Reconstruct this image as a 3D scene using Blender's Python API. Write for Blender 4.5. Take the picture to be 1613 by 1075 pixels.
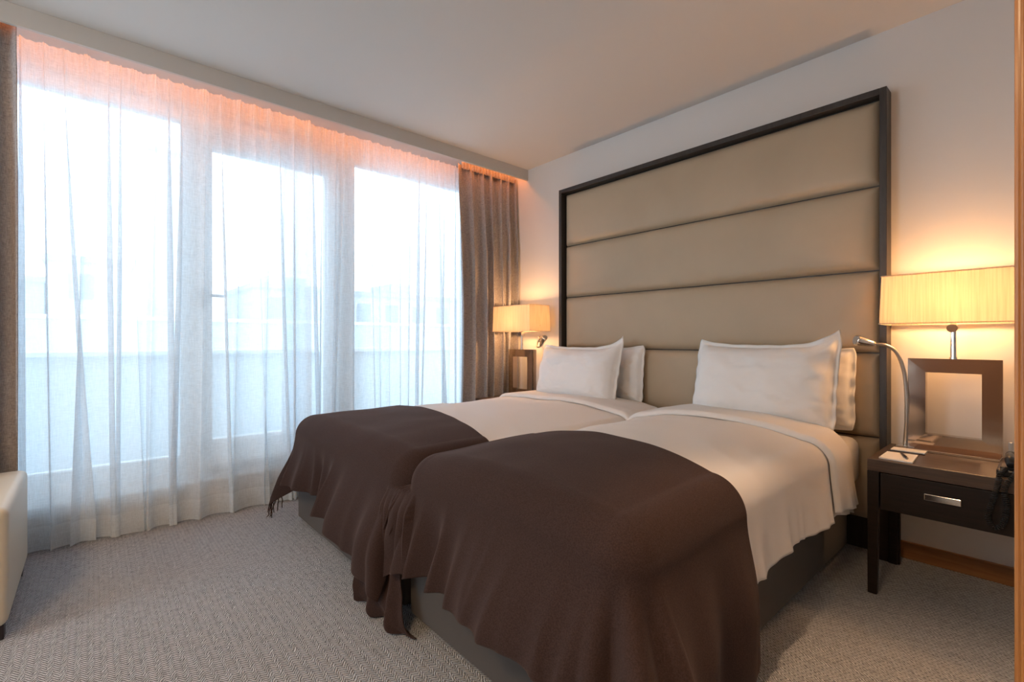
import bpy, bmesh, math, random
from mathutils import Vector, Matrix, noise
D = bpy.data; C = bpy.context.scene.collection
for o in list(D.objects): D.objects.remove(o, do_unlink=True)
sc = bpy.context.scene
PI = math.pi

# ---------------------------------------------------------------- camera
cam = D.cameras.new('camera'); co = D.objects.new('camera', cam); C.objects.link(co)
co.location = (3.265, -3.082, 1.10); co.rotation_euler = (PI/2, 0, math.radians(48.6))
cam.sensor_width = 36; cam.lens = 36*750/1613; cam.shift_y = -2.1/1613; cam.clip_start = .05
sc.camera = co
# ---------------------------------------------------------------- exposure
sc.view_settings.view_transform = 'Standard'; sc.view_settings.look = 'None'
sc.view_settings.gamma = 1; sc.view_settings.use_curve_mapping = False
sc.view_settings.exposure = 0.70
# ---------------------------------------------------------------- sky (overcast)
w = D.worlds.new('overcast'); sc.world = w; w.use_nodes = True
nt = w.node_tree; nt.nodes.clear()
wo = nt.nodes.new('ShaderNodeOutputWorld'); bg = nt.nodes.new('ShaderNodeBackground')
tc = nt.nodes.new('ShaderNodeTexCoord'); sp = nt.nodes.new('ShaderNodeSeparateXYZ'); rp = nt.nodes.new('ShaderNodeValToRGB')
rp.color_ramp.elements[0].position = 0; rp.color_ramp.elements[0].color = (.80, .91, 1, 1)
rp.color_ramp.elements[1].position = .9; rp.color_ramp.elements[1].color = (.64, .81, 1, 1)
nt.links.new(tc.outputs['Generated'], sp.inputs[0]); nt.links.new(sp.outputs['Z'], rp.inputs[0])
nt.links.new(rp.outputs[0], bg.inputs[0]); nt.links.new(bg.outputs[0], wo.inputs[0])
bg.inputs[1].default_value = 3.5
# ---------------------------------------------------------------- lights: sky portals, added ceiling fill, downlight
def area(name, loc, rot, sx, sy, power, col, spread=PI):
    l = D.lights.new(name, 'AREA'); l.shape = 'RECTANGLE'; l.size = sx; l.size_y = sy; l.energy = power; l.color = col; l.spread = spread
    o = D.objects.new(name, l); C.objects.link(o); o.location = loc; o.rotation_euler = rot; return o
# portal: only tells the renderer where the sky enters
po = area('window_portal', (-.75, -2.8, 1.45), (0, -PI/2, 0), 2.6, 5.1, 1, (1, 1, 1)); po.data.cycles.is_portal = True
po2 = area('window_portal', (1.0, -5.6, 1.45), (PI/2, 0, PI), 1.5, 2.3, 1, (1, 1, 1)); po2.data.cycles.is_portal = True
WARM = (1, .66, .38)
# unseen warm fill lights, added on the ceiling behind the camera
area('ceiling_panel_light', (2.9, -4.3, 2.66), (0, 0, 0), .5, .5, 25, WARM)
area('ceiling_panel_light', (1.0, -4.3, 2.66), (0, 0, 0), .5, .5, 3, WARM)

sl = D.lights.new('downlight', 'SPOT'); sl.energy = 95; sl.color = (1, .62, .36); sl.spot_size = math.radians(50); sl.spot_blend = .9; sl.shadow_soft_size = .03
so = D.objects.new('downlight', sl); C.objects.link(so); so.location = (2.58, -1.95, 2.66); so.rotation_euler = Vector((.75, .30, -2.66)).to_track_quat('-Z', 'Y').to_euler()

# ================================================================ helpers
def mat(name, col=(.8, .8, .8), rough=.5, metal=0, spec=.5):
    m = D.materials.new(name); m.use_nodes = True
    b = m.node_tree.nodes['Principled BSDF']
    b.inputs['Base Color'].default_value = (*col, 1); b.inputs['Roughness'].default_value = rough
    b.inputs['Metallic'].default_value = metal; b.inputs['Specular IOR Level'].default_value = spec
    return m
def N(m, t, **k):
    n = m.node_tree.nodes.new(t)
    for a, v in k.items(): setattr(n, a, v)
    return n
def L(m, a, b): m.node_tree.links.new(a, b)
def BS(m): return m.node_tree.nodes['Principled BSDF']
def coords(m, scale=(1, 1, 1), which='Object', rot=(0, 0, 0)):
    t = N(m, 'ShaderNodeTexCoord'); mp = N(m, 'ShaderNodeMapping')
    mp.inputs['Scale'].default_value = scale; mp.inputs['Rotation'].default_value = rot
    L(m, t.outputs[which], mp.inputs[0]); return mp.outputs[0]
def noise_tex(m, vec, scale, detail=3, rough=.5):
    n = N(m, 'ShaderNodeTexNoise'); n.inputs['Scale'].default_value = scale; n.inputs['Detail'].default_value = detail
    n.inputs['Roughness'].default_value = rough; L(m, vec, n.inputs['Vector']); return n.outputs['Fac']
def ramp(m, fac, stops):
    r = N(m, 'ShaderNodeValToRGB'); e = r.color_ramp.elements
    while len(e) < len(stops): e.new(.5)
    for i, (p, c) in enumerate(stops): e[i].position = p; e[i].color = (*c, 1)
    L(m, fac, r.inputs[0]); return r.outputs[0]
def bump(m, h, strength=.3, dist=.002):
    b = N(m, 'ShaderNodeBump'); b.inputs['Strength'].default_value = strength; b.inputs['Distance'].default_value = dist
    L(m, h, b.inputs['Height']); L(m, b.outputs[0], BS(m).inputs['Normal']); return b
def mth(m, op, a, b=None, c=None):
    n = N(m, 'ShaderNodeMath', operation=op)
    for i, v in enumerate((a, b, c)):
        if v is None: continue
        if isinstance(v, (int, float)): n.inputs[i].default_value = v
        else: L(m, v, n.inputs[i])
    return n.outputs[0]

def link(name, me, m, parent=None, smooth=False):
    o = D.objects.new(name, me); C.objects.link(o)
    if m: me.materials.append(m)
    if smooth: me.polygons.foreach_set('use_smooth', [True]*len(me.polygons)); me.update()
    if parent: o.parent = parent; o.matrix_parent_inverse = Matrix.Translation(parent.location).inverted() if parent.rotation_euler[2] == 0 else parent.matrix_world.inverted()
    return o
def obj(name, bm, m, parent=None, smooth=False):
    me = D.meshes.new(name); bmesh.ops.recalc_face_normals(bm, faces=bm.faces); bm.to_mesh(me); bm.free()
    return link(name, me, m, parent, smooth)
def box(bm, x0, x1, y0, y1, z0, z1, bev=0, seg=2):
    r = bmesh.ops.create_cube(bm, size=1)
    for v in r['verts']:
        v.co = Vector((x0+(v.co.x+.5)*(x1-x0), y0+(v.co.y+.5)*(y1-y0), z0+(v.co.z+.5)*(z1-z0)))
    if bev:
        es = {e for v in r['verts'] for e in v.link_edges}
        bmesh.ops.bevel(bm, geom=list(es), offset=bev, segments=seg, profile=.5, affect='EDGES')
def boxo(name, b, m, parent=None, bev=0, seg=2, smooth=False):
    bm = bmesh.new(); box(bm, *b, bev=bev, seg=seg); return obj(name, bm, m, parent, smooth)
def tube(bm, pts, rad, n=10, cap=True):
    pts = [Vector(p) for p in pts]; rings = []
    up = Vector((0, 0, 1))
    t0 = (pts[1]-pts[0]).normalized(); a = t0.orthogonal().normalized()
    for i, p in enumerate(pts):
        t = (pts[min(i+1, len(pts)-1)]-pts[max(i-1, 0)]).normalized()
        a = (a - t*a.dot(t)).normalized(); b = t.cross(a)
        r = rad[i] if isinstance(rad, (list, tuple)) else rad
        rings.append([bm.verts.new(p + (a*math.cos(2*PI*k/n)+b*math.sin(2*PI*k/n))*r) for k in range(n)])
    for i in range(len(rings)-1):
        for k in range(n):
            bm.faces.new((rings[i][k], rings[i][(k+1) % n], rings[i+1][(k+1) % n], rings[i+1][k]))
    if cap: bm.faces.new(rings[0]); bm.faces.new(rings[-1])
def grid(nu, nv, f, wrap=False):
    bm = bmesh.new(); vs = []
    uvl = []
    for j in range(nv+1):
        row = []
        for i in range(nu+1): row.append(bm.verts.new(f(i/nu, j/nv)))
        vs.append(row)
    for j in range(nv):
        for i in range(nu): bm.faces.new((vs[j][i], vs[j][i+1], vs[j+1][i+1], vs[j+1][i]))
    return bm
def empty(name, loc, label=None, cat=None, group=None):
    o = D.objects.new(name, None); C.objects.link(o); o.location = loc; o.empty_display_size = .1
    if label: tag(o, label, cat, group)
    return o
def tag(o, label, cat, group=None):
    o['label'] = label; o['category'] = cat
    if group: o['group'] = group
    return o
def struct(o): o['kind'] = 'structure'; return o
def sstep(x): x = max(0, min(1, x)); return x*x*(3-2*x)
def interp(x, tab):
    if x <= tab[0][0]: return tab[0][1]
    for (a, b), (c, d) in zip(tab, tab[1:]):
        if x <= c: return b+(d-b)*(x-a)/(c-a)
    return tab[-1][1]
def smooth_tab(x, t, r=.10):
    return sum(interp(x+r*(k/3-1), t) for k in range(7))/7
def nz(x, y, z=0): return noise.noise(Vector((x, y, z)))
def up(o):
    me = o.data; n = sum((p.normal.z*p.area for p in me.polygons))
    if n < 0: me.flip_normals()
    return o
def mods(o, solid=0, sub=0, off=-1):
    if solid:
        s = o.modifiers.new('solid', 'SOLIDIFY'); s.thickness = solid; s.offset = off
    if sub:
        s = o.modifiers.new('sub', 'SUBSURF'); s.levels = sub; s.render_levels = sub
    return o

# ================================================================ materials
M = {}
M['paint'] = mat('wall_paint', (.74, .72, .70), .75, spec=.2)
v = coords(M['paint']); bump(M['paint'], noise_tex(M['paint'], v, 180, 2), .06, .001)
M['ceiling'] = mat('ceiling_paint', (.70, .67, .64), .8, spec=.15)
v = coords(M['ceiling']); bump(M['ceiling'], noise_tex(M['ceiling'], v, 90, 2), .04, .001)
M['pelmet'] = mat('pelmet_paint', (.60, .58, .55), .6, spec=.25)
M['pvc'] = mat('white_window_frame', (.88, .91, .93), .4)
M['handle'] = mat('window_lever', (.35, .36, .38), .35, .6)

# carpet, herringbone loops
m = M['carpet'] = mat('carpet_herringbone', (.3, .3, .3), .95, spec=.1)
v = coords(m); s = N(m, 'ShaderNodeSeparateXYZ'); L(m, v, s.inputs[0])
wob = noise_tex(m, v, 55, 2); wob2 = mth(m, 'MULTIPLY', mth(m, 'SUBTRACT', wob, .5), .010)
Y = mth(m, 'ADD', s.outputs['Y'], wob2)
col = .017
zig = mth(m, 'MULTIPLY', mth(m, 'PINGPONG', Y, col), 1.6)
ph = mth(m, 'MULTIPLY', mth(m, 'ADD', mth(m, 'ADD', s.outputs['X'], zig), wob2), 2*PI/.0135)
st = mth(m, 'MULTIPLY_ADD', mth(m, 'SINE', ph), .5, .5)
edge = mth(m, 'ABSOLUTE', mth(m, 'SINE', mth(m, 'MULTIPLY', Y, PI/col)))
edge = mth(m, 'MULTIPLY_ADD', mth(m, 'POWER', edge, .35), .45, .55)
fib = noise_tex(m, coords(m), 420, 2)
blot = noise_tex(m, coords(m), 38, 3, .7)
hgt = mth(m, 'ADD', mth(m, 'MULTIPLY', mth(m, 'MULTIPLY', st, edge), mth(m, 'MULTIPLY_ADD', blot, 1.9, .0)), mth(m, 'MULTIPLY', mth(m, 'SUBTRACT', fib, .25), .9))
L(m, ramp(m, hgt, [(.1, (.10, .104, .11)), (.55, (.27, .28, .293)), (1.0, (.58, .60, .63))]), BS(m).inputs['Base Color'])
bump(m, hgt, .7, .004)

# woods
def wood(name, c0, c1, rough, axis=(3, 40, 40), spec=.5, coat=0):
    m = mat(name, c0, rough, spec=spec)
    v = coords(m, axis); n = noise_tex(m, v, 2.2, 6, .65)
    L(m, ramp(m, n, [(.3, c0), (.7, c1)]), BS(m).inputs['Base Color'])
    bump(m, n, .12, .001)
    if coat: BS(m).inputs['Coat Weight'].default_value = coat; BS(m).inputs['Coat Roughness'].default_value = .15
    return m
M['espresso'] = wood('espresso_wood', (.008, .005, .004), (.020, .012, .009), .45, (3, 50, 50), spec=.3)
M['table_top'] = wood('espresso_table_top', (.045, .028, .020), (.10, .062, .042), .36, (3, 60, 60))
M['frame_wood'] = wood('dark_headboard_wood', (.020, .016, .015), (.042, .034, .030), .45, (30, 30, 3))
M['skirting'] = wood('oak_skirting', (.20, .085, .03), (.34, .16, .06), .4, (2, 40, 40))
M['jamb'] = wood('honey_jamb_wood', (.27, .10, .022), (.42, .18, .045), .33, (40, 40, 2), coat=.3)
M['panel_brown'] = wood('brown_wall_panel', (.20, .115, .07), (.30, .18, .115), .4, (30, 30, 2))

# leather panels
m = M['leather'] = mat('taupe_leather', (.40, .31, .225), .42, spec=.35)
v = coords(m); n = noise_tex(m, v, 350, 3); bump(m, n, .10, .001)
L(m, ramp(m, noise_tex(m, v, 3, 3), [(.3, (.43, .345, .245)), (.7, (.47, .38, .272))]), BS(m).inputs['Base Color'])
m = M['cream_leather'] = mat('cream_leather', (.60, .56, .47), .42, spec=.4)
bump(m, noise_tex(m, coords(m), 260, 3), .12, .001)
M['dark_foot'] = mat('dark_foot', (.02, .015, .02), .5)

# bedding
def cloth(name, col, rough=.85, weave=700, bs=.15, sheen=.0, wr=.0):
    m = mat(name, col, rough, spec=.15)
    v = coords(m); a = noise_tex(m, v, weave, 2)
    if wr:
        b = noise_tex(m, coords(m, (1, 1, 1)), 6, 3, .5)
        a = mth(m, 'ADD', mth(m, 'MULTIPLY', a, .12), mth(m, 'MULTIPLY', b, wr))
        bump(m, a, .5, .012)
    else: bump(m, a, bs, .001)
    BS(m).inputs['Sheen Weight'].default_value = sheen
    return m
M['linen'] = cloth('white_cotton_bedding', (.76, .74, .72), .85, 900, wr=.6)
M['pillow'] = cloth('white_pillow_cotton', (.80, .80, .80), .85, 900, wr=.5)
M['sheet'] = cloth('white_sheet', (.72, .70, .67), .85, 900, wr=.4)
m = M['throw'] = cloth('brown_wool_throw', (.055, .030, .026), .95, 500, .35, .10)
BS(m).inputs['Sheen Roughness'].default_value = .5
BS(m).inputs['Sheen Tint'].default_value = (.75, .55, .5, 1)
L(m, ramp(m, noise_tex(m, coords(m), 260, 3, .7), [(.35, (.029, .0175, .0155)), (.65, (.050, .030, .0265))]), BS(m).inputs['Base Color'])
M['bed_base'] = cloth('taupe_upholstered_base', (.078, .070, .066), .85, 500, .3, .1)

# drapes
m = M['drape'] = mat('grey_woven_drape', (.2, .18, .18), .9, spec=.1)
v1 = coords(m, (1, 1, .12)); v2 = coords(m, (.12, .12, 1))
a = noise_tex(m, v1, 420, 2); b = noise_tex(m, v2, 420, 2)
ab = mth(m, 'MULTIPLY', mth(m, 'ADD', a, b), .5)
L(m, ramp(m, ab, [(.35, (.24, .225, .23)), (.65, (.47, .445, .45))]), BS(m).inputs['Base Color'])
bump(m, ab, .4, .002)

# sheer
def sheer(name, base, graz, col=(.88, .94, .99)):
    m = D.materials.new(name); m.use_nodes = True; m.node_tree.nodes.clear()
    out = N(m, 'ShaderNodeOutputMaterial'); mix = N(m, 'ShaderNodeMixShader'); tr = N(m, 'ShaderNodeBsdfTransparent')
    dif = N(m, 'ShaderNodeBsdfDiffuse'); tl = N(m, 'ShaderNodeBsdfTranslucent'); mx = N(m, 'ShaderNodeMixShader')
    dif.inputs[0].default_value = (*col, 1); tl.inputs[0].default_value = (*col, 1); mx.inputs[0].default_value = .55
    tr.inputs[0].default_value = (1, 1, 1, 1)
    L(m, dif.outputs[0], mx.inputs[1]); L(m, tl.outputs[0], mx.inputs[2])
    lw = N(m, 'ShaderNodeLayerWeight'); lw.inputs['Blend'].default_value = .5
    wv = coords(m, (1, 1, 14)); wf = noise_tex(m, wv, 26, 4, .7)
    wv2 = coords(m, (14, 14, .6)); wf2 = noise_tex(m, wv2, 26, 3, .7)
    t = mth(m, 'MULTIPLY', mth(m, 'SUBTRACT', mth(m, 'ADD', wf, wf2), 1.0), .45)
    f = mth(m, 'ADD', mth(m, 'MULTIPLY_ADD', mth(m, 'POWER', lw.outputs['Facing'], 3), graz, base), t)
    cl = N(m, 'ShaderNodeClamp'); L(m, f, cl.inputs[0]); cl.inputs[2].default_value = .97
    L(m, cl.outputs[0], mix.inputs[0]); L(m, tr.outputs[0], mix.inputs[1]); L(m, mx.outputs[0], mix.inputs[2])
    L(m, mix.outputs[0], out.inputs[0]); return m
M['sheer'] = sheer('sheer_voile', .69, .27)
M['sheer_hem'] = sheer('sheer_voile_hem', .80, .2)

# glass
m = M['glass'] = D.materials.new('window_glass'); m.use_nodes = True; m.node_tree.nodes.clear()
out = N(m, 'ShaderNodeOutputMaterial'); mix = N(m, 'ShaderNodeMixShader'); tr = N(m, 'ShaderNodeBsdfTransparent'); gl = N(m, 'ShaderNodeBsdfGlossy')
fr = N(m, 'ShaderNodeFresnel'); fr.inputs[0].default_value = 1.35
tr.inputs[0].default_value = (.95, .97, .97, 1); gl.inputs['Roughness'].default_value = 0
L(m, fr.outputs[0], mix.inputs[0]); L(m, tr.outputs[0], mix.inputs[1]); L(m, gl.outputs[0], mix.inputs[2]); L(m, mix.outputs[0], out.inputs[0])

M['chrome'] = mat('polished_chrome', (.75, .73, .70), .09, 1)
m = M['steel'] = mat('smoked_polished_steel', (.50, .42, .36), .10, 1)
bump(m, noise_tex(m, coords(m), 5, 2), .12, .01)
M['black_plastic'] = mat('black_plastic', (.012, .012, .013), .3)
M['silver'] = mat('satin_silver', (.55, .53, .5), .3, 1)
M['paper'] = mat('white_paper', (.82, .80, .76), .7)
M['pen'] = mat('dark_pen', (.03, .02, .02), .3)
# lamp shade (pleated silk)
m = M['shade'] = D.materials.new('pleated_silk_shade'); m.use_nodes = True; m.node_tree.nodes.clear()
out = N(m, 'ShaderNodeOutputMaterial'); dif = N(m, 'ShaderNodeBsdfDiffuse'); tl = N(m, 'ShaderNodeBsdfTranslucent'); mx = N(m, 'ShaderNodeMixShader')
n = noise_tex(m, coords(m, (1, 1, .01)), 170, 2); cr = ramp(m, n, [(.35, (.80, .71, .58)), (.6, (.90, .83, .70))])
L(m, cr, dif.inputs[0]); L(m, cr, tl.inputs[0]); mx.inputs[0].default_value = .62
L(m, dif.outputs[0], mx.inputs[1]); L(m, tl.outputs[0], mx.inputs[2]); L(m, mx.outputs[0], out.inputs[0])
def emis(name, col, s):
    m = D.materials.new(name); m.use_nodes = True; m.node_tree.nodes.clear()
    o = N(m, 'ShaderNodeOutputMaterial'); e = N(m, 'ShaderNodeEmission'); e.inputs[0].default_value = (*col, 1); e.inputs[1].default_value = s
    L(m, e.outputs[0], o.inputs[0]); return m
M['led'] = emis('orange_led', (1, .27, .06), 13)
M['bulb'] = emis('warm_bulb', (1, .62, .28), 12)
M['panel_glow'] = emis('warm_panel', WARM, 6)
# outside
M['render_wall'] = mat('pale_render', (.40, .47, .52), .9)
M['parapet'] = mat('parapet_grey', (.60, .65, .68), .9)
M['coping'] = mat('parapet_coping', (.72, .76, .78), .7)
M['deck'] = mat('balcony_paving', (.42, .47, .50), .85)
for k, c in enumerate([(.54, .60, .64), (.48, .55, .60), (.60, .65, .68)]): M['far%d' % k] = mat('far_facade', c, .95)  # far buildings: haze is painted in as pale colours
M['far_roof'] = mat('far_roof', (.42, .48, .52), .9)  # roof tone kept close to the walls, haze in the colour
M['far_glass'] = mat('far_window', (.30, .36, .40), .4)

# ================================================================ structure
H = 2.70
X1 = 4.0; Y0 = -5.4
struct(boxo('floor', (-.56, X1+.1, Y0-.1, .12, -.1, 0), M['carpet']))
struct(boxo('ceiling', (-.56, X1+.1, Y0-.1, .12, H, H+.12), M['ceiling']))
struct(boxo('wall_back', (-.56, X1, 0, .12, 0, H), M['paint']))
struct(boxo('wall_right', (X1, X1+.1, Y0, .12, 0, H), M['paint']))
bm = bmesh.new()
box(bm, -.56, .30, Y0-.1, Y0, 0, H); box(bm, 1.70, X1, Y0-.1, Y0, 0, H); box(bm, .30, 1.70, Y0-.1, Y0, 0, .30); box(bm, .30, 1.70, Y0-.1, Y0, 2.60, H)
struct(obj('wall_front', bm, M['panel_brown']))
wf = struct(empty('window_5', (1.0, Y0-.05, .3)))  # unseen window, added behind the camera to let in cool daylight
for b in ((.30, 1.70, .30, .37), (.30, 1.70, 2.53, 2.60), (.30, .37, .37, 2.53), (1.63, 1.70, .37, 2.53)):
    boxo('frame', (b[0], b[1], Y0-.09, Y0-.02, b[2], b[3]), M['pvc'], wf, .004)
for b in ((.37, 1.63),): boxo('pane', (b[0], b[1], Y0-.06, Y0-.052, .37, 2.53), M['glass'], wf)
# window wall with openings: sill, lintel, piers
WX0, WX1 = -.56, -.42
bm = bmesh.new()
box(bm, WX0, -.27, -5.3, 0, 0, .20)                # kerb / ledge under the windows
box(bm, WX0, WX1, -5.3, 0, 2.60, H)               # lintel
box(bm, WX0, WX1, Y0, -5.3, 0, H); box(bm, WX0, WX1, -3.95, -3.85, .2, 2.6)                # solid wall left of the windows
box(bm, WX0, WX1, -.33, 0, .2, 2.60)                # pier beside the headboard wall
struct(obj('wall_left', bm, M['paint']))
struct(boxo('trim_2', (WX1, -.262, -5.3, -.02, .20, .212), M['pvc'], bev=.003))
# windows: (y0, y1, pane z0, z1, inner sash)
def window(idx, y0, y1, py0, py1, pz0, pz1, z0=.20, z1=2.60, sash=False):
    root = empty('window_%d' % idx, (-.48, (y0+y1)/2, z0)); struct(root)
    fx0, fx1 = (-.52, -.44)
    for b in ((fx0, fx1, y0, y1, z0, pz0), (fx0, fx1, y0, y1, pz1, z1), (fx0, fx1, y0, py0, pz0, pz1), (fx0, fx1, py1, y1, pz0, pz1)):
        boxo('frame', b, M['pvc'], root, .006)
    if sash:
        for b in ((-.44, -.405, y0+.05, y1-.05, z0+.06, pz0-.01), (-.44, -.405, y0+.05, y1-.05, pz1+.01, z1-.07), (-.44, -.405, y0+.05, py0-.008, pz0-.01, pz1+.01), (-.44, -.405, py1+.008, y1-.05, pz0-.01, pz1+.01)):
            boxo('sash', b, M['pvc'], root, .005)
        bm = bmesh.new(); box(bm, -.405, -.395, py0-.075, py0-.045, 1.30, 1.44, .003); box(bm, -.395, -.36, py0-.068, py0-.052, 1.38, 1.396, .003)
        box(bm, -.372, -.356, py0-.068, py0+.06, 1.378, 1.398, .004)
        obj('lever_handle', bm, M['handle'], root)
    boxo('pane', (-.486, -.478, py0, py1, pz0, pz1), M['glass'], root)
window(1, -3.85, -2.57, -3.78, -2.655, .35, 2.51)
window(2, -2.57, -1.62, -2.48, -1.735, .43, 2.375, sash=True)
window(3, -1.62, -.33, -1.50, -.44, .44, 2.51)
window(4, -5.30, -3.95, -5.2, -4.05, .35, 2.51)  # unseen window added beyond the drape, more daylight on the bed foot
# pelmet board in front of the curtain pocket
struct(boxo('trim_1', (-.02, 0, Y0, 0, 2.60, H), M['pelmet'], bev=.002))
# skirting boards
bm = bmesh.new(); box(bm, 2.725, X1, -.016, 0, 0, .085, .004)
struct(obj('baseboard_back', bm, M['skirting']))
struct(boxo('baseboard_right', (X1-.016, X1, Y0, -.016, 0, .085), M['skirting']))
# jamb of the opening the picture is taken through
bm = bmesh.new()
box(bm, 3.228, 3.36, -2.06, -1.94, 0, H, .004)
box(bm, 3.2345, 3.2405, -2.068, -2.06, 0, H, .003)
box(bm, 3.248, 3.35, -2.074, -2.06, 0, H, .004)
struct(obj('door_1', bm, M['jamb']))
struct(boxo('wall_partition', (3.36, X1, -2.05, -1.95, 0, H), M['paint']))

# LED strip in the curtain pocket, on the hidden side of the pelmet
o = boxo('led_strip', (-.112, -.098, -3.9, -.03, 2.686, 2.6995), M['led'])
tag(o, 'orange glowing light strip hidden behind the pelmet above the curtains', 'light strip')
# glowing panels added to go with the unseen fill lights
for i, x in enumerate((2.9, 1.0)):
    o = boxo('ceiling_light', (x-.27, x+.27, -4.57, -4.03, 2.672, H), M['panel_glow'], bev=.003)
    tag(o, ['warm square ceiling light behind the camera, nearer the right wall', 'warm square ceiling light behind the camera, nearer the window wall'][i], 'light')

bm = bmesh.new(); tube(bm, [(2.58, -1.95, 2.699), (2.58, -1.95, 2.69)], .05, 24); o = obj('downlight', bm, M['pvc'])
tag(o, 'small round recessed downlight above the foot of the right-hand bed', 'light')
# ================================================================ curtains
def sheet_curtain(name, y0, y1, xm, amp, back, nf, seed, z0, z1, m, parent, flare=0, slant=.05, nu=420, nv=26, tight=.5, xflare=.0):
    rnd = random.Random(seed)
    ws = [rnd.uniform(.55, 1.5) for _ in range(nf)]; S = sum(ws); cum = [0]
    for q in ws: cum.append(cum[-1]+q/S)
    am = [rnd.uniform(.4, 1.25) for _ in range(nf+1)]; sl = [rnd.gauss(0, 1)*slant for _ in range(nf+2)]
    bk = [rnd.uniform(.2, 1.5) for _ in range(nf+1)]
    def f(u, v):
        k = 0
        while k < nf-1 and u > cum[k+1]: k += 1
        t = (u-cum[k])/(cum[k+1]-cum[k])
        A = am[k]*(1-sstep(t))+am[k+1]*sstep(t); Bk = bk[k]*(1-sstep(t))+bk[k+1]*sstep(t)
        sn = sl[k]*(1-sstep(t))+sl[k+1]*sstep(t)
        ph = 2*PI*t
        dn = 1-v                                   # 0 top .. 1 bottom
        g = .6+.4*sstep(dn*2.2)                   # gathered at the tape, free below
        yy = y0+(y1-y0)*u
        e = min(1, min(u, 1-u)*12)
        y = yy - back*Bk*math.sin(ph)*g + sn*dn**1.3*e + flare*(u-.5)*dn
        x = xm + amp*A*math.cos(ph)*g + .015*nz(yy*3, dn*2, seed)*dn + xflare*dn**3
        # tight gathers at the heading tape
        top = max(0, 1-dn*14); x += .006*math.sin(u*nf*2*PI*5)*top
        if dn > .93: x += .012*nz(yy*9, dn*3, seed+5)*(dn-.93)/.07
        return Vector((x, y, z0+(z1-z0)*v))
    return obj(name, grid(nu, nv, f), m, parent, True)
# two voile panels
for k, (y0, y1, seed, lab) in enumerate([(-3.42, -1.93, 3, 'white sheer voile curtain panel hanging over the left window and glazed door'),
                                         (-2.10, -.60, 8, 'white sheer voile curtain panel hanging over the right window next to the grey drape')]):
    r = empty('sheer_curtain', (-.17, (y0+y1)/2, 0), lab, 'curtain', 'sheer curtains in front of the windows')
    xm = -.195-.038*k
    sheet_curtain('voile', y0, y1, xm, .026, .022, 18, seed, .125, 2.64, M['sheer'], r, slant=.05)
    # the hem and heading follow the same folds
    a = sheet_curtain('tmp', y0, y1, xm, .026, .022, 18, seed, .125, 2.64, None, None, slant=.05, nv=1)
    row = [vv.co.copy() for vv in a.data.vertices]; nn = 421
    bot = row[:nn]; D.objects.remove(a)
    sgn = random.Random(seed)
    bm = grid(420, 4, lambda u, v, bot=bot: Vector((bot[round(u*420)].x+.03*(1-v)*nz(bot[round(u*420)].y*5, 7, seed)+.012*(1-v), bot[round(u*420)].y, .006+.119*v)))
    obj('hem', bm, M['sheer_hem'], r, True)
# drapes
r = empty('drape', (-.10, -.33, 0), 'grey woven drape gathered at the right end of the window, behind the far bedside lamp', 'curtain', 'grey woven drapes')
def drape(y0, y1, xm, nf, seed, parent, amp=.045, back=.022, pinch=0, kick=0):
    rnd = random.Random(seed); am = [rnd.uniform(.55, 1.2) for _ in range(nf+1)]
    ws = [rnd.uniform(.6, 1.5) for _ in range(nf)]; cum = [0]
    for q_ in ws: cum.append(cum[-1]+q_/sum(ws))
    def f(u, v):
        dn = 1-v; uu = min(.9999, max(0, u+.03*nz(u*5, dn*1.6, seed)*sstep(dn*1.5)*min(1, u*8, (1-u)*8)))
        k = 0
        while k < nf-1 and uu > cum[k+1]: k += 1
        q = (uu-cum[k])/(cum[k+1]-cum[k])
        A = am[k]*(1-sstep(q))+am[k+1]*sstep(q); ph = 2*PI*q
        yy = y0+(y1-y0)*u
        g = .45+.55*sstep(dn*3)
        y = yy - back*math.sin(ph)*g*A + kick*(1-u)*math.sin(dn*PI*.9)*.5
        c_ = math.cos(ph); c_ = math.copysign(abs(c_)**.8, c_)
        x = xm + amp*A*c_*g + .010*nz(u*8, dn*2.5, seed+2)
        top = max(0, 1-dn*12); x += .008*math.sin(u*nf*2*PI*2.5)*top
        return Vector((x, y, .012+2.625*v))
    o = obj('panel', grid(26*nf, 30, f), M['drape'], parent, True)
    mods(o, .004); return o
drape(-.70, -.035, -.162, 6, 4, r, .050, .026, kick=.10)
bm = grid(160, 2, lambda u, v: Vector((-.15+.012*math.sin(u*110), -.66+.62*u, 2.60+.07*v)))
obj('heading_tape', bm, M['drape'], r, True)
r = empty('drape', (-.10, -3.55, 0), 'grey woven drape at the left edge of the picture, behind the cream armchair', 'curtain', 'grey woven drapes')
drape(-3.92, -3.355, -.05, 5, 9, r, .045, .018, kick=0)

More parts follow.
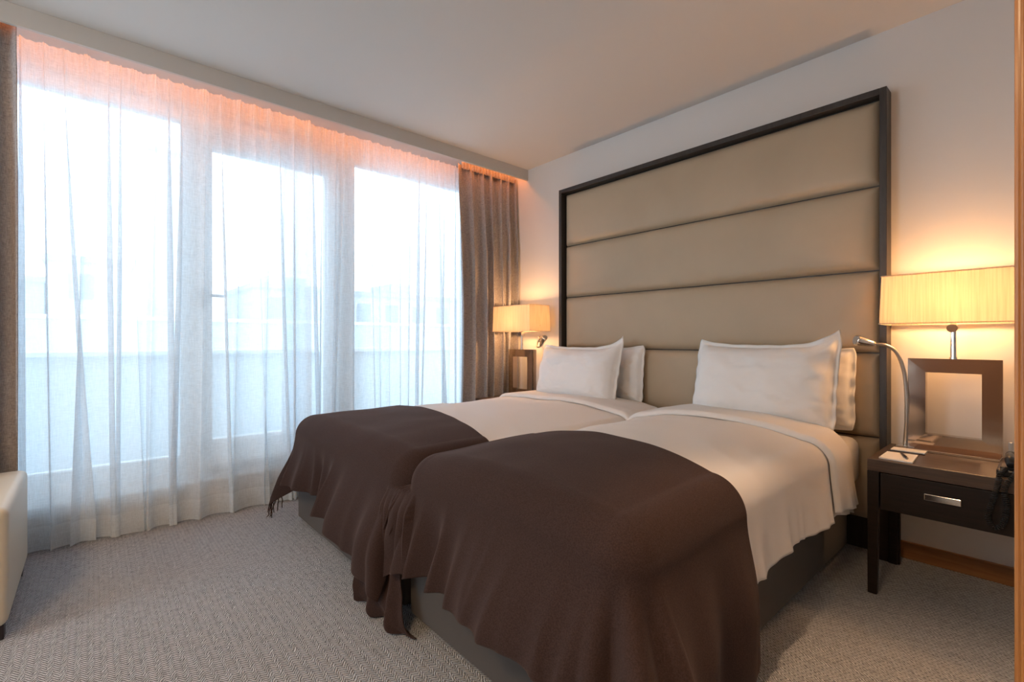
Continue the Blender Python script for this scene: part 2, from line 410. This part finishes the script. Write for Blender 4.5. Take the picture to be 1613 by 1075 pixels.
# ================================================================ headboard
hb = empty('headboard', (1.60, -.05, 0), 'tall dark framed headboard wall panel with taupe padded leather rows behind the beds', 'headboard')
HX0, HX1, HZ = .485, 2.718, 2.372
for b in ((HX0, HX0+.03, -.10, -.001, 0, HZ), (HX1-.03, HX1, -.10, -.001, 0, HZ), (HX0+.03, HX1-.03, -.10, -.001, HZ-.032, HZ)):
    boxo('frame_rail', b, M['frame_wood'], hb, .002)
boxo('backing', (HX0+.03, HX1-.03, -.03, -.001, .0, HZ-.032), M['frame_wood'], hb)
rows = [2.338, 1.895, 1.458, 1.030, .592, .16]
for zt, zb in zip(rows, rows[1:]):
    x0, x1 = HX0+.036, HX1-.034
    def f(u, v, zt=zt, zb=zb):
        x = x0+(x1-x0)*u; z = zb+.003+(zt-zb-.006)*v
        dx = min(u, 1-u)*(x1-x0); dz = min(v, 1-v)*(zt-zb)
        e = 1-math.exp(-min(dx, dz)/.016)
        p = .043*e + .007*math.sin(v*PI)*min(1, dx/.2)
        return Vector((x, -.031-p, z))
    bm = bmesh.new()
    us = sorted(set([0, .001, .003, .006, .01, .016, .03, .06]+[i/24 for i in range(2, 23)]+[1-q for q in (0, .001, .003, .006, .01, .016, .03, .06)]))
    vs_ = sorted(set([0, .005, .015, .03, .05, .08, .12, .18]+[i/16 for i in range(4, 13)]+[1-q for q in (0, .005, .015, .03, .05, .08, .12, .18)]))
    G = [[bm.verts.new(f(u, v_)) for u in us] for v_ in vs_]
    for j in range(len(vs_)-1):
        for i in range(len(us)-1): bm.faces.new((G[j][i], G[j][i+1], G[j+1][i+1], G[j+1][i]))
    obj('leather_panel', bm, M['leather'], hb, True)

# ================================================================ beds
def topz(x, y, b):
    xc = (b['x0']+b['x1'])/2; hw = (b['x1']-b['x0'])/2
    q = (x-xc)/hw; d = max(0, 1-abs(q)**2.6)
    yq = (y-b['y0'])/.5; dy = min(1, max(0, yq+.25))
    return b['z'] + b['dome']*d*(.55+.45*sstep(dy)) + .012*nz(x*2.3, y*2.1, b['s']) + .004*nz(x*7, y*5, b['s'])
def body(X, Yc, b, off=0., wav=.0, wk=9., fl=(0, 0, 0), gapL=False, gapR=False, tail=None, rr=.10):
    """cloth flat point (X,Yc) -> 3-D, laid over bed b. fl = flare per metre (left, foot, right)"""
    x0, x1, y0 = b['x0']+b.get('pinch', 0)*sstep((Yc+1.0)/.4), b['x1'], b['y0']
    a = -(x0-X) if False else 0.0
    ax = min(0, X-(x0+rr))+max(0, X-(x1-rr)); by = min(0, Yc-(y0+rr))
    cx = max(x0+rr, min(x1-rr, X)); cy = max(y0+rr, Yc)
    zt = topz(cx, cy, b)
    d = math.hypot(ax, by)
    if d < 1e-6: return Vector((cx, cy, zt+off))
    nx, ny = ax/d, by/d
    R = rr+off
    arc = rr*PI/2
    if d < arc:
        th = d/rr; return Vector((cx+nx*R*math.sin(th), cy+ny*R*math.sin(th), zt-rr+R*math.cos(th)))
    h = d-arc
    corner = abs(nx*ny)*2
    ang = math.atan2(abs(ny), abs(nx))
    per = cx+(-1 if nx < 0 else 1)*((cy-y0-rr)+.16*(PI/2-ang))
    w = wav*sstep(h/.30)
    fo = 0
    if wav:
        q = per+.25*h*nz(per*1.5, 9, b['s']); fo = 1.45*w*(1.5*nz(q*wk*.62, 1+h*.6, b['s'])+1.3*(.45-abs(nz(q*wk*1.25, 5+h*.4, b['s']))*1.8)*(.4+.8*abs(nz(q*1.7, 3, b['s'])))+.8*corner*math.sin(ang*9+.8+h*2))
    k = (fl[0] if nx < 0 else fl[2])*abs(nx)+fl[1]*abs(ny)
    if tail and nx < 0: k += tail*corner
    gap = (gapL and nx < 0) or (gapR and nx > 0)
    if gapL and nx < 0 and by < 0: fo *= .45
    out = R + h*k + fo + w*.8
    px, py, pz = cx+nx*out, cy+ny*out, zt-rr-h
    if gap:
        if abs(nx) > .999 or by == 0: px = cx+nx*R; py = cy
        else:
            # cloth leaves the gap in front of the foot end
            py = min(py, y0-off-.035*sstep(h/.1)-.02*abs(math.sin(ang*9))*sstep(h/.2)) if h > .02 else py
    if pz < .012:
        ex = .012-pz; pz = .012+.02*abs(math.sin(ex*40+ang*9)); px += nx*ex*.5; py += ny*ex*.5
    return Vector((px, py, pz))
BL = dict(x0=.185, x1=1.566, y0=-2.15, y1=-.13, z=.605, dome=.055, s=1.3, pinch=.10)
BR = dict(x0=1.578, x1=2.625, y0=-2.15, y1=-.13, z=.612, dome=.075, s=5.7)
def make_bed(b, label, bx0, bx1, side):
    r = empty('bed', ((bx0+bx1)/2, -1.15, 0), label, 'bed', 'two beds pushed together in front of the headboard')
    boxo('base', (bx0, bx1, -2.145, -.11, .025, .36), M['bed_base'], r, .012, 3, True)
    for (x, y) in ((bx0+.1, -2.05), (bx1-.06, -1.20), (bx1-.1, -2.05), (bx0+.1, -.2), (bx1-.1, -.2)):
        bm = bmesh.new(); box(bm, x-.03, x+.03, y-.03, y+.03, 0, .03, .004); obj('foot', bm, M['dark_foot'], r)
    boxo('mattress', (bx0+.008, bx1+(.058 if side > 0 else -.008), -2.08, -.105, .36, .600 if side > 0 else .575), M['sheet'], r, .05, 4, True)
    return r
bedL = make_bed(BL, 'wide bed on the window side with two upright pillows', .235, 1.545, -1)
bedR = make_bed(BR, 'single bed on the right, beside the chrome framed lamp', 1.595, 2.555, 1)
# the near bed's sheet-wrapped mattress corner seen beyond the duvet
def duvet(b, label, gl, gr, hL, hR, hF, head):
    r = empty('duvet', ((b['x0']+b['x1'])/2, -1.1, .6), label, 'duvet', 'white duvets on the two beds')
    rr = .10; arc = rr*PI/2
    sL = b['x0']+rr-arc-hL; sR = b['x1']-rr+arc+hR; tF = b['y0']+rr-arc-hF
    def f(u, v):
        X = sL+(sR-sL)*u; Yh = head+.03*nz(X*3, 2, b['s'])-(0 if gr else .15*sstep((X-(b['x1']-.20))/.2))
        Yc = Yh+(tF-Yh)*v
        if not gr and X > b['x1']-rr+arc:   # wavy hem on the open side
            pass
        p = body(X, Yc, b, 0, .016*sstep((Yc+2.0)/.3), 8, (.10, .05, .06), gl, gr)
        e = max(0, 1-abs(Yc-Yh)/.05)
        p.z -= .02*e*e
        if not gr and X > b['x1']-rr+arc: p.z += .025*nz(Yc*3.1, 4, 2)*(X-(b['x1']-rr+arc))/max(hR, .01)*1.0
        p.z += .005*(.5-abs(nz(X*2.2+Yc*1.2, Yc*4.5, 3)))*2*sstep((Yc+1.9)/.3)
        return p
    o = obj('cover', grid(150, 150, f), M['linen'], r, True); mods(up(o), .022)
    # turned-back top edge
    t0, t1 = head+.012, head-.40
    def g(u, v):
        X = sL+.03+(sR-sL-.06 - (0 if gr else .0))*u
        Yb = t1+.018*nz(X*2.6, 8, b['s'])
        t0x = t0-(0 if gr else .15*sstep((X-(b['x1']-.20))/.2))
        Yc = t0x+(Yb-t0x)*v
        e = max(0, 1-(1-v)*abs(t0-t1)/.03); e0 = max(0, 1-v*abs(t0-t1)/.04)
        p = body(X, Yc, b, .026*(1-.9*e*e)*(1-.5*e0*e0)+.004+.006*max(0,nz(X*4, Yc*9, 3)), .016, 8, (.10, .05, .06), gl, gr)
        if not gr and X > b['x1']-rr+arc: p.z += .025*nz(Yc*3.1, 4, 2)*(X-(b['x1']-rr+arc))/max(hR, .01)
        return p
    o = obj('turned_back_fold', grid(150, 36, g), M['linen'], r, True); mods(up(o), .004)
    return r
duvet(BL, 'white duvet on the window-side bed with its top edge turned back', False, True, .20, .05, .20, -.22)
duvet(BR, 'white duvet on the right-hand bed hanging over its right side', True, False, .05, .215, .20, -.29)

def throw(b, label, gl, gr, hL, hR, hF, headtab, tail, wfoot, fl, tail_ext):
    r = empty('throw_blanket', ((b['x0']+b['x1'])/2, -1.9, .65), label, 'blanket', 'brown wool throws over the foot of each bed')
    rr = .10; arc = rr*PI/2
    OFF = .016
    def f(u, v):
        tF = b['y0']+rr-arc
        # parametrise rows: v<.45 top, rest hanging
        if v < .5:
            w_ = v/.5; base = None
        sR = b['x1']-rr+arc+hR
        sLt = b['x0']+rr-arc-hL
        xm_ = (sR+sLt)/2
        X0 = sLt+(sR-sLt)*u
        Yh = smooth_tab(X0, headtab)
        hf = interp(u, hF)
        Yend = tF-hf
        Yc = Yh+(Yend-Yh)*v
        X = X0
        if tail_ext and Yc < b['y0']+rr:
            g_ = sstep((b['y0']+rr-Yc)/.30)
            sl = sLt-tail_ext*g_
            X = sl+(sR-sl)*u
        return body(X, Yc, b, OFF, wfoot, 5.2, fl, gl, gr, tail)
    o = obj('cloth', grid(210, 170, f), M['throw'], r, True); mods(o, .006, off=0)
    return r, f
def fringe(r, pts, lens, seed):
    rnd = random.Random(seed); bm = bmesh.new()
    for p, l in zip(pts, lens):
        q = [Vector(p)]; dv = Vector((rnd.uniform(-.3, .3), rnd.uniform(-.3, .3), -1)).normalized()
        for k in range(5):
            nx = q[-1]+dv*l/5+Vector((rnd.uniform(-.004, .004), rnd.uniform(-.004, .004), 0))
            if nx.z < .006: nx.z = .006; nx += Vector((rnd.uniform(-.01, .02), rnd.uniform(-.02, .0), 0))
            q.append(nx)
        tube(bm, q, [.0035, .003, .0034, .0028, .003, .002], 5)
    o = obj('fringe', bm, M['throw'], r, True); o['kind'] = 'stuff'
    o['label'] = 'knotted brown fringe along the hem'
tL, fL = throw(BL, 'dark brown wool throw over the foot of the window-side bed', False, True, .27, .05,
    [(0, .26), (.06, .26), (.35, .27), (.6, .30), (.75, .36), (1, .40)], [(0, -1.42), (.3, -1.49), (.98, -1.58), (1.56, -1.70)], .10, .052, (.12, .08, .05), 0)
tR, fR = throw(BR, 'dark brown wool throw over the foot of the right-hand bed, closest to the camera', True, False, .05, .445,
    [(0, .24), (.15, .30), (.35, .30), (.6, .29), (.8, .36), (1, .45)], [(1.56, -1.60), (1.65, -1.53), (1.98, -1.465), (2.25, -1.50), (2.5, -1.555), (2.7, -1.575), (2.9, -1.56), (3.2, -1.53)], .08, .052, (.1, .07, .05), .17)
pts = [fL(i/90, 1) for i in range(0, 5)]+[fL(0, 1-j/110) for j in range(0, 8)]
fringe(tL, pts, [random.Random(i).uniform(.06, .10) for i in range(len(pts))], 1)
pts = [fR(1, j/120) for j in range(60, 121)]
fringe(tR, pts, [random.Random(i).uniform(.05, .08) for i in range(len(pts))], 2)
# end of the throw bunched on the carpet at the bed's left foot corner
def wad(u, v):
    dn = 1-v
    xt = 1.30+.27*u; xb = 1.36+.37*u
    x = xt+(xb-xt)*min(1, dn*1.1)
    bulge = math.sin(PI*min(1, max(0, dn))**2.2)
    fold = .020*math.sin(u*15+dn*3)+.022*nz(u*5, dn*2.5, 4)+.012*nz(u*11, dn*6, 2)
    y = -2.215+.02*u-fold*(.3+.9*dn)*(1 if dn < .9 else (1-dn)*10)-.055*bulge*(.8+.4*nz(u*6, 1, 1))
    z = .27-.262*sstep(min(1, dn*1.08))+.02*nz(u*7, dn*2, 9)*dn*(1-dn)*4
    return Vector((x+.006*math.sin(u*15+1.5+dn*3)*dn, min(y, -2.160), max(.006, z)))
o = obj('bunched_corner', grid(120, 50, wad), M['throw'], tR, True); mods(o, .004)

# ================================================================ pillows
def pillow(name, W, Hh, T, loc, lean, yaw, label, seed, ear=(0, 0), flange=.022, roll=0):
    def f_(u, v, sgn):
        U = 2*u-1; V = 2*v-1
        iu = min(1, abs(U)/(1-flange*2/W)); iv = min(1, abs(V)/(1-flange*2/Hh))
        t = T/2*(max(0, 1-iu**4.2)**.55)*(max(0, 1-iv**3.6)**.58)
        cx = 1-.03*(1-V*V)*abs(U)**2; cz = 1-.04*(1-U*U)*abs(V)**2
        x = W/2*U*cx; z = Hh/2*V*cz
        # pulled-up corners
        z += ear[0]*max(0, -U)**4*max(0, V)**3 + ear[1]*max(0, U)**4*max(0, V)**3
        wr = .011*nz(U*2.2, V*2.2, seed)+.006*nz(U*6+V*3, V*4, seed+4)+.006*(.3-abs(nz(U*5-V*2, V*7, seed+6)))
        cr = abs(U*V)**2
        wr += .010*math.sin((U-V)*22+3*nz(U*2, V*2, seed))*cr*.5
        rc = 1-.055*abs(U*V)**7; x *= rc; z *= rc
        y = -sgn*(t+wr*min(1, t/.03)) + .010*nz(U*3, V*3, seed+9)*(abs(U)**3+abs(V)**3)
        if t < 1e-4: y += .004*math.sin(U*19+seed)+.004*math.sin(V*17)
        return Vector((x, y, z))
    n = 56
    bm = bmesh.new()
    def warp(i): q = i/n*2-1; return (math.copysign(abs(q)**.8, q)+1)/2
    A = [[bm.verts.new(f_(warp(i), warp(j), 1)) for i in range(n+1)] for j in range(n+1)]
    B = [[A[j][i] if i in (0, n) or j in (0, n) else bm.verts.new(f_(warp(i), warp(j), -1)-Vector((0, -.0035, 0))) for i in range(n+1)] for j in range(n+1)]
    for j in range(n):
        for i in range(n):
            bm.faces.new((A[j][i], A[j][i+1], A[j+1][i+1], A[j+1][i]))
            bm.faces.new((B[j][i], B[j+1][i], B[j+1][i+1], B[j][i+1]))
    o = obj(name, bm, M['pillow'], None, True)
    o.location = loc; o.rotation_euler = (-lean, roll, yaw)
    tag(o, label, 'pillow', 'white pillows leaning on the headboard')
    return o
G_ = 'pillow'
pillow(G_, .80, .44, .22, (.86, -.31, .835), math.radians(14), 0, 'front white pillow on the window-side bed, its top right corner pulled up', 1, ear=(.03, .10))
pillow(G_, .78, .43, .12, (.955, -.130, .83), math.radians(5), 0, 'white pillow tucked behind the front one on the window-side bed', 2, ear=(.0, .03))
pillow(G_, .76, .46, .24, (2.195, -.32, .855), math.radians(14), 0, 'large front white pillow on the right-hand bed, its top right corner pulled up', 3, ear=(.04, .095))
pillow(G_, .74, .43, .12, (2.235, -.130, .835), math.radians(5), 0, 'white pillow hidden behind the large one on the right-hand bed, only its right edge showing', 4, ear=(.0, .02))

# ================================================================ nightstands
def nightstand(x0, x1, label):
    r = empty('nightstand', ((x0+x1)/2, -.3, 0), label, 'bedside table', 'dark wood bedside tables')
    y0, y1 = -.555, -.104; zt = .585
    boxo('top', (x0, x1, y0, y1, zt-.052, zt), M['table_top'], r, .003)
    for s in (0, 1):
        for q in (0, 1):
            xa = x0 if s == 0 else x1-.042; ya = y0 if q == 0 else y1-.042
            bm = bmesh.new(); box(bm, xa, xa+.042, ya, ya+.042, 0, zt-.052)
            for vv in bm.verts:
                if vv.co.z < .01:
                    xr = xa if s == 0 else xa+.042; vv.co.x = xr+(vv.co.x-xr)*.78; vv.co.y = ya+.021+(vv.co.y-ya-.021)*.72
            bmesh.ops.bevel(bm, geom=list(bm.edges), offset=.002, segments=1, affect='EDGES')
            obj('leg', bm, M['espresso'], r)
    bm = bmesh.new()
    box(bm, x0+.042, x1-.042, y1-.02, y1, .37, zt-.052); box(bm, x0+.004, x0+.02, y0+.042, y1-.042, .37, zt-.052); box(bm, x1-.02, x1-.004, y0+.042, y1-.042, .37, zt-.052)
    box(bm, x0+.042, x1-.042, y0+.03, y1-.02, .37, .382)
    obj('carcass', bm, M['espresso'], r)
    d = boxo('drawer', (x0+.045, x1-.045, y0+.004, y0+.03, .374, zt-.056), M['espresso'], r, .002)
    xc = (x0+x1)/2
    bm = bmesh.new(); box(bm, xc-.055, xc+.055, y0-.006, y0+.004, .452, .478, .002)
    obj('handle', bm, M['chrome'], d)
    bm = bmesh.new(); box(bm, xc-.052, xc-.012, y0-.0075, y0-.006, .456, .474, .0005)
    return r
nightstand(2.733, 3.222, 'dark wood bedside table right of the beds with a chrome-handled drawer')
nightstand(-.09, .205, 'dark wood bedside table by the drape, mostly hidden behind the window-side bed')
boxo('rear_panel', (2.690, 2.774, -.128, -.105, 0, .53), M['espresso'], D.objects['headboard'])

# ================================================================ table lamps
def lamp(cx, label):
    r = empty('table_lamp', (cx, -.155, .585), label, 'lamp', 'bedside lamps with rectangular shades')
    z0 = .585
    bm = bmesh.new(); box(bm, cx-.155, cx+.155, -.235, -.108, z0, z0+.012, .002); obj('base_plate', bm, M['steel'], r)
    # mitred square frame, mirror steel
    ox0, ox1, oz0, oz1 = cx-.158, cx+.158, z0+.012, 1.012
    ix0, ix1, iz0, iz1 = cx-.094, cx+.094, z0+.075, .948
    bm = bmesh.new(); yf, yb = -.165, -.115
    O = [(ox0, oz0), (ox1, oz0), (ox1, oz1), (ox0, oz1)]; I = [(ix0, iz0), (ix1, iz0), (ix1, iz1), (ix0, iz1)]
    def ring(P, y): return [bm.verts.new((p[0], y, p[1])) for p in P]
    a, b_, c, d = ring(O, yf+.0012), ring(I, yf), ring(O, yb), ring(I, yb)
    for k in range(4):
        q = (k+1) % 4
        bm.faces.new((a[k], a[q], b_[q], b_[k])); bm.faces.new((c[k], d[k], d[q], c[q]))
        bm.faces.new((a[k], c[k], c[q], a[q])); bm.faces.new((b_[k], b_[q], d[q], d[k]))
    obj('square_frame', bm, M['steel'], r)
    bm = bmesh.new(); tube(bm, [(cx, -.14, 1.012), (cx, -.14, 1.20)], .011, 14); tube(bm, [(cx, -.14, 1.012), (cx, -.14, 1.02)], .014, 14)
    tube(bm, [(cx-.002, -.165, 1.152), (cx-.002, -.115, 1.152)], .019, 20)
    obj('neck', bm, M['chrome'], r, False)
    # shade: open rectangular, slightly wider below
    bm = bmesh.new(); W0, W1, d0, d1 = .246, .238, .125, .120; zb, zt = 1.172, 1.402
    yc = -.155
    A = [bm.verts.new((cx+sx*W0, yc+sy*d0, zb)) for sx, sy in ((-1, -1), (1, -1), (1, 1), (-1, 1))]
    B = [bm.verts.new((cx+sx*W1, yc+sy*d1, zt)) for sx, sy in ((-1, -1), (1, -1), (1, 1), (-1, 1))]
    for k in range(4): bm.faces.new((A[k], A[(k+1) % 4], B[(k+1) % 4], B[k]))
    s = obj('lamp_shade', bm, M['shade'], r); mods(s, .002)
    bm = bmesh.new()
    for (zz, W_, d_) in ((zb+.003, W0+.001, d0+.001), (zt-.003, W1+.001, d1+.001)):
        P = [(cx-W_, yc-d_, zz), (cx+W_, yc-d_, zz), (cx+W_, yc+d_, zz), (cx-W_, yc+d_, zz)]
        for k in range(4): tube(bm, [P[k], P[(k+1) % 4]], .0028, 6)
    obj('shade_wire', bm, M['shade'], s)
    bm = bmesh.new(); tube(bm, [(cx-W0, yc, zb+.05), (cx+W0, yc, zb+.05)], .002, 6); tube(bm, [(cx, -.14, 1.2), (cx, yc, 1.235)], .014, 12); obj('socket', bm, M['chrome'], r)
    bm = bmesh.new(); bmesh.ops.create_uvsphere(bm, u_segments=16, v_segments=10, radius=.028, matrix=Matrix.Translation((cx, yc, 1.27))); obj('bulb', bm, M['bulb'], r, True)
    l = D.lights.new('lamp_light', 'POINT'); l.energy = LAMP_W; l.color = (1, .50, .195); l.shadow_soft_size = .035
    lo = D.objects.new('lamp_light', l); C.objects.link(lo); lo.parent = r; lo.location = (0, 0, 1.27-.585)
    return r
LAMP_W = 20
lamp(2.968, 'lit bedside lamp at the right by the door jamb, wide cream shade on steel frame')
ll = lamp(.120, 'lit bedside lamp with cream box shade in the far corner by the grey drape'); ll.location.y -= .05

# ================================================================ gooseneck reading lights
def spline(P, n=10):
    P = [Vector(p) for p in P]; Q = [P[0]*2-P[1]]+P+[P[-1]*2-P[-2]]; out = []
    for i in range(1, len(Q)-2):
        for k in range(n):
            t = k/n; a, b, c, d = Q[i-1:i+3]
            out.append(.5*((2*b)+(c-a)*t+(2*a-5*b+4*c-d)*t*t+(3*b-a-3*c+d)*t**3))
    out.append(P[-1]); return out
def goose(P, head0, head1, label, base_box):
    r = empty('reading_light', (P[0][0], P[0][1], P[0][2]-.015), label, 'reading light', 'flexible chrome reading lights')
    bm = bmesh.new(); box(bm, *base_box, bev=.002); obj('base', bm, M['chrome'], r)
    path = spline(P, 16); rad = [.0062+(.0012 if i % 2 else 0) for i in range(len(path))]
    # ribbed flexible tube
    fine = []
    for a, b in zip(path, path[1:]):
        for k in range(3): fine.append(a.lerp(b, k/3))
    fine.append(path[-1])
    bm = bmesh.new(); tube(bm, fine, [.0070+(.0018 if i % 2 else 0) for i in range(len(fine))], 10)
    obj('flexible_neck', bm, M['silver'], r, True)
    h0, h1 = Vector(head0), Vector(head1); dr = h1-h0
    bm = bmesh.new(); tube(bm, [h0, h0+dr*.08, h0+dr*.2, h0+dr*.35, h0+dr*.9, h1], [.009, .013, .015, .018, .0245, .0245], 20)
    hd = obj('light_head', bm, M['chrome'], r, True)
    bm = bmesh.new(); tube(bm, [h1+dr*.001, h1+dr*.03], [.020, .020], 20); obj('lens', bm, M['silver'], hd)
    return r
goose([(2.800, -.16, .60), (2.806, -.165, .72), (2.806, -.17, .84), (2.796, -.18, .96), (2.772, -.20, 1.04), (2.737, -.22, 1.073), (2.700, -.24, 1.078)],
      (2.700, -.24, 1.078), (2.632, -.295, 1.098), 'chrome flexible reading light standing on the right bedside table', (2.772, 2.842, -.215, -.13, .5855, .600))
goose([(.178, -.012, 1.105), (.182, -.05, 1.085), (.205, -.085, 1.055), (.25, -.115, 1.035), (.300, -.135, 1.042)],
      (.295, -.133, 1.040), (.385, -.165, 1.122), 'chrome flexible reading light on the wall above the left pillow, by the far bedside lamp', (.150, .206, -.012, -.001, 1.075, 1.135))

# ================================================================ small things on the right table
def flat(name, pts, z0, z1, m, label=None, cat=None, parent=None):
    bm = bmesh.new(); a = [bm.verts.new((x, y, z0)) for x, y in pts]; b = [bm.verts.new((x, y, z1)) for x, y in pts]
    bm.faces.new(a[::-1]); bm.faces.new(b)
    for k in range(len(pts)): q = (k+1) % len(pts); bm.faces.new((a[k], a[q], b[q], b[k]))
    o = obj(name, bm, m, parent)
    if label: tag(o, label, cat)
    return o
npd = empty('notepad', (2.82, -.43, .585), 'white notepad at the front left corner of the right bedside table', 'notepad')
flat('sheets', [(2.768, -.522), (2.882, -.532), (2.874, -.345), (2.768, -.352)], .5855, .591, M['paper'], parent=npd)
flat('binding', [(2.768, -.358), (2.874, -.351), (2.874, -.338), (2.768, -.345)], .5855, .5925, M['pen'], parent=npd)
pn = empty('pen', (2.84, -.44, .592), 'dark pen lying across the white notepad', 'pen')
bm = bmesh.new(); tube(bm, [(2.822, -.385, .5965), (2.858, -.485, .5965)], [.0042, .0046], 10); obj('barrel', bm, M['pen'], pn, True)
bm = bmesh.new(); tube(bm, [(2.858, -.485, .5965), (2.861, -.494, .5965)], [.004, .001], 10); obj('tip', bm, M['silver'], pn, True)
bk = empty('booklet', (2.84, -.27, .585), 'thin cream booklet lying flat behind the notepad', 'booklet')
flat('pages', [(2.770, -.305), (2.890, -.305), (2.890, -.238), (2.770, -.238)], .5855, .594, M['paper'], parent=bk)
flat('dark_cover', [(2.768, -.312), (2.892, -.312), (2.892, -.305), (2.768, -.305)], .5855, .590, M['pen'], parent=bk)
# telephone
ph = empty('telephone', (3.19, -.42, .585), 'black corded telephone at the right end of the bedside table, half hidden by the jamb', 'telephone')
bm = bmesh.new(); box(bm, 3.125, 3.215, -.52, -.36, .5855, .612, .006); box(bm, 3.135, 3.21, -.51, -.44, .612, .622, .003); obj('body', bm, M['black_plastic'], ph)
bm = bmesh.new(); tube(bm, spline([(3.168, -.525, .634), (3.160, -.50, .652), (3.158, -.44, .655), (3.162, -.37, .645)], 8), [.016]*8+[.012]*8+[.011]*4+[.016]*5, 12); obj('handset', bm, M['black_plastic'], ph, True)
bm = bmesh.new(); box(bm, 3.152, 3.166, -.40, -.385, .65, .70, .004); obj('handset_end', bm, M['silver'], ph)
loop = spline([(3.150, -.53, .618), (3.138, -.575, .60), (3.130, -.578, .55), (3.114, -.578, .48), (3.108, -.578, .435), (3.124, -.578, .405), (3.146, -.578, .425), (3.156, -.578, .49), (3.150, -.578, .55), (3.162, -.578, .585), (3.172, -.57, .60), (3.178, -.53, .612)], 14)
hel = []
a = Vector((1, 0, 0)); Ltot = 0
for i in range(len(loop)-1):
    t = (loop[i+1]-loop[i]); ln = t.length; t.normalize()
    a = (a-t*a.dot(t)).normalized(); bb = t.cross(a)
    for k in range(8):
        p = loop[i].lerp(loop[i+1], k/8); Ltot += ln/8
        an = Ltot/.0075*2*PI
        hel.append(p+(a*math.cos(an)+bb*math.sin(an))*.0072)
bm = bmesh.new(); tube(bm, hel, .0021, 5); obj('coiled_cord', bm, M['black_plastic'], ph, True)

# ================================================================ armchair
ac = empty('armchair', (.36, -3.85, 0), 'cream leather armchair at the lower left edge, in front of the grey drape', 'armchair')
def arm(y0, y1, nm='arm'):
    bm = bmesh.new(); box(bm, .03, .735, y0, y1, .055, .485, .028, 4)
    for vv in bm.verts:
        if vv.co.z < .3 and vv.co.x > .4: vv.co.x += .02*(.3-vv.co.z)/.25
    obj(nm, bm, M['cream_leather'], ac, True)
arm(-3.47, -3.312); arm(-4.39, -4.232)
boxo('seat', (.17, .73, -4.23, -3.472, .10, .40), M['cream_leather'], ac, .04, 4, True)
boxo('backrest', (.03, .20, -4.23, -3.472, .10, .74), M['cream_leather'], ac, .035, 4, True)
for (x, y) in ((.70, -3.35), (.70, -4.35), (.08, -3.35), (.08, -4.35)):
    bm = bmesh.new(); box(bm, x-.025, x+.025, y-.025, y+.025, 0, .056, .003); obj('foot', bm, M['dark_foot'], ac)

# ================================================================ outside
struct(boxo('balcony_floor', (-2.2, -.56, -9, 3, -.12, -.02), M['deck']))
struct(boxo('balcony_parapet', (-2.2, -2.05, -9, 3.5, -.02, .96), M['parapet']))
struct(boxo('trim_3', (-2.23, -2.0, -9, 3.5, .96, 1.0), M['coping'], bev=.004))
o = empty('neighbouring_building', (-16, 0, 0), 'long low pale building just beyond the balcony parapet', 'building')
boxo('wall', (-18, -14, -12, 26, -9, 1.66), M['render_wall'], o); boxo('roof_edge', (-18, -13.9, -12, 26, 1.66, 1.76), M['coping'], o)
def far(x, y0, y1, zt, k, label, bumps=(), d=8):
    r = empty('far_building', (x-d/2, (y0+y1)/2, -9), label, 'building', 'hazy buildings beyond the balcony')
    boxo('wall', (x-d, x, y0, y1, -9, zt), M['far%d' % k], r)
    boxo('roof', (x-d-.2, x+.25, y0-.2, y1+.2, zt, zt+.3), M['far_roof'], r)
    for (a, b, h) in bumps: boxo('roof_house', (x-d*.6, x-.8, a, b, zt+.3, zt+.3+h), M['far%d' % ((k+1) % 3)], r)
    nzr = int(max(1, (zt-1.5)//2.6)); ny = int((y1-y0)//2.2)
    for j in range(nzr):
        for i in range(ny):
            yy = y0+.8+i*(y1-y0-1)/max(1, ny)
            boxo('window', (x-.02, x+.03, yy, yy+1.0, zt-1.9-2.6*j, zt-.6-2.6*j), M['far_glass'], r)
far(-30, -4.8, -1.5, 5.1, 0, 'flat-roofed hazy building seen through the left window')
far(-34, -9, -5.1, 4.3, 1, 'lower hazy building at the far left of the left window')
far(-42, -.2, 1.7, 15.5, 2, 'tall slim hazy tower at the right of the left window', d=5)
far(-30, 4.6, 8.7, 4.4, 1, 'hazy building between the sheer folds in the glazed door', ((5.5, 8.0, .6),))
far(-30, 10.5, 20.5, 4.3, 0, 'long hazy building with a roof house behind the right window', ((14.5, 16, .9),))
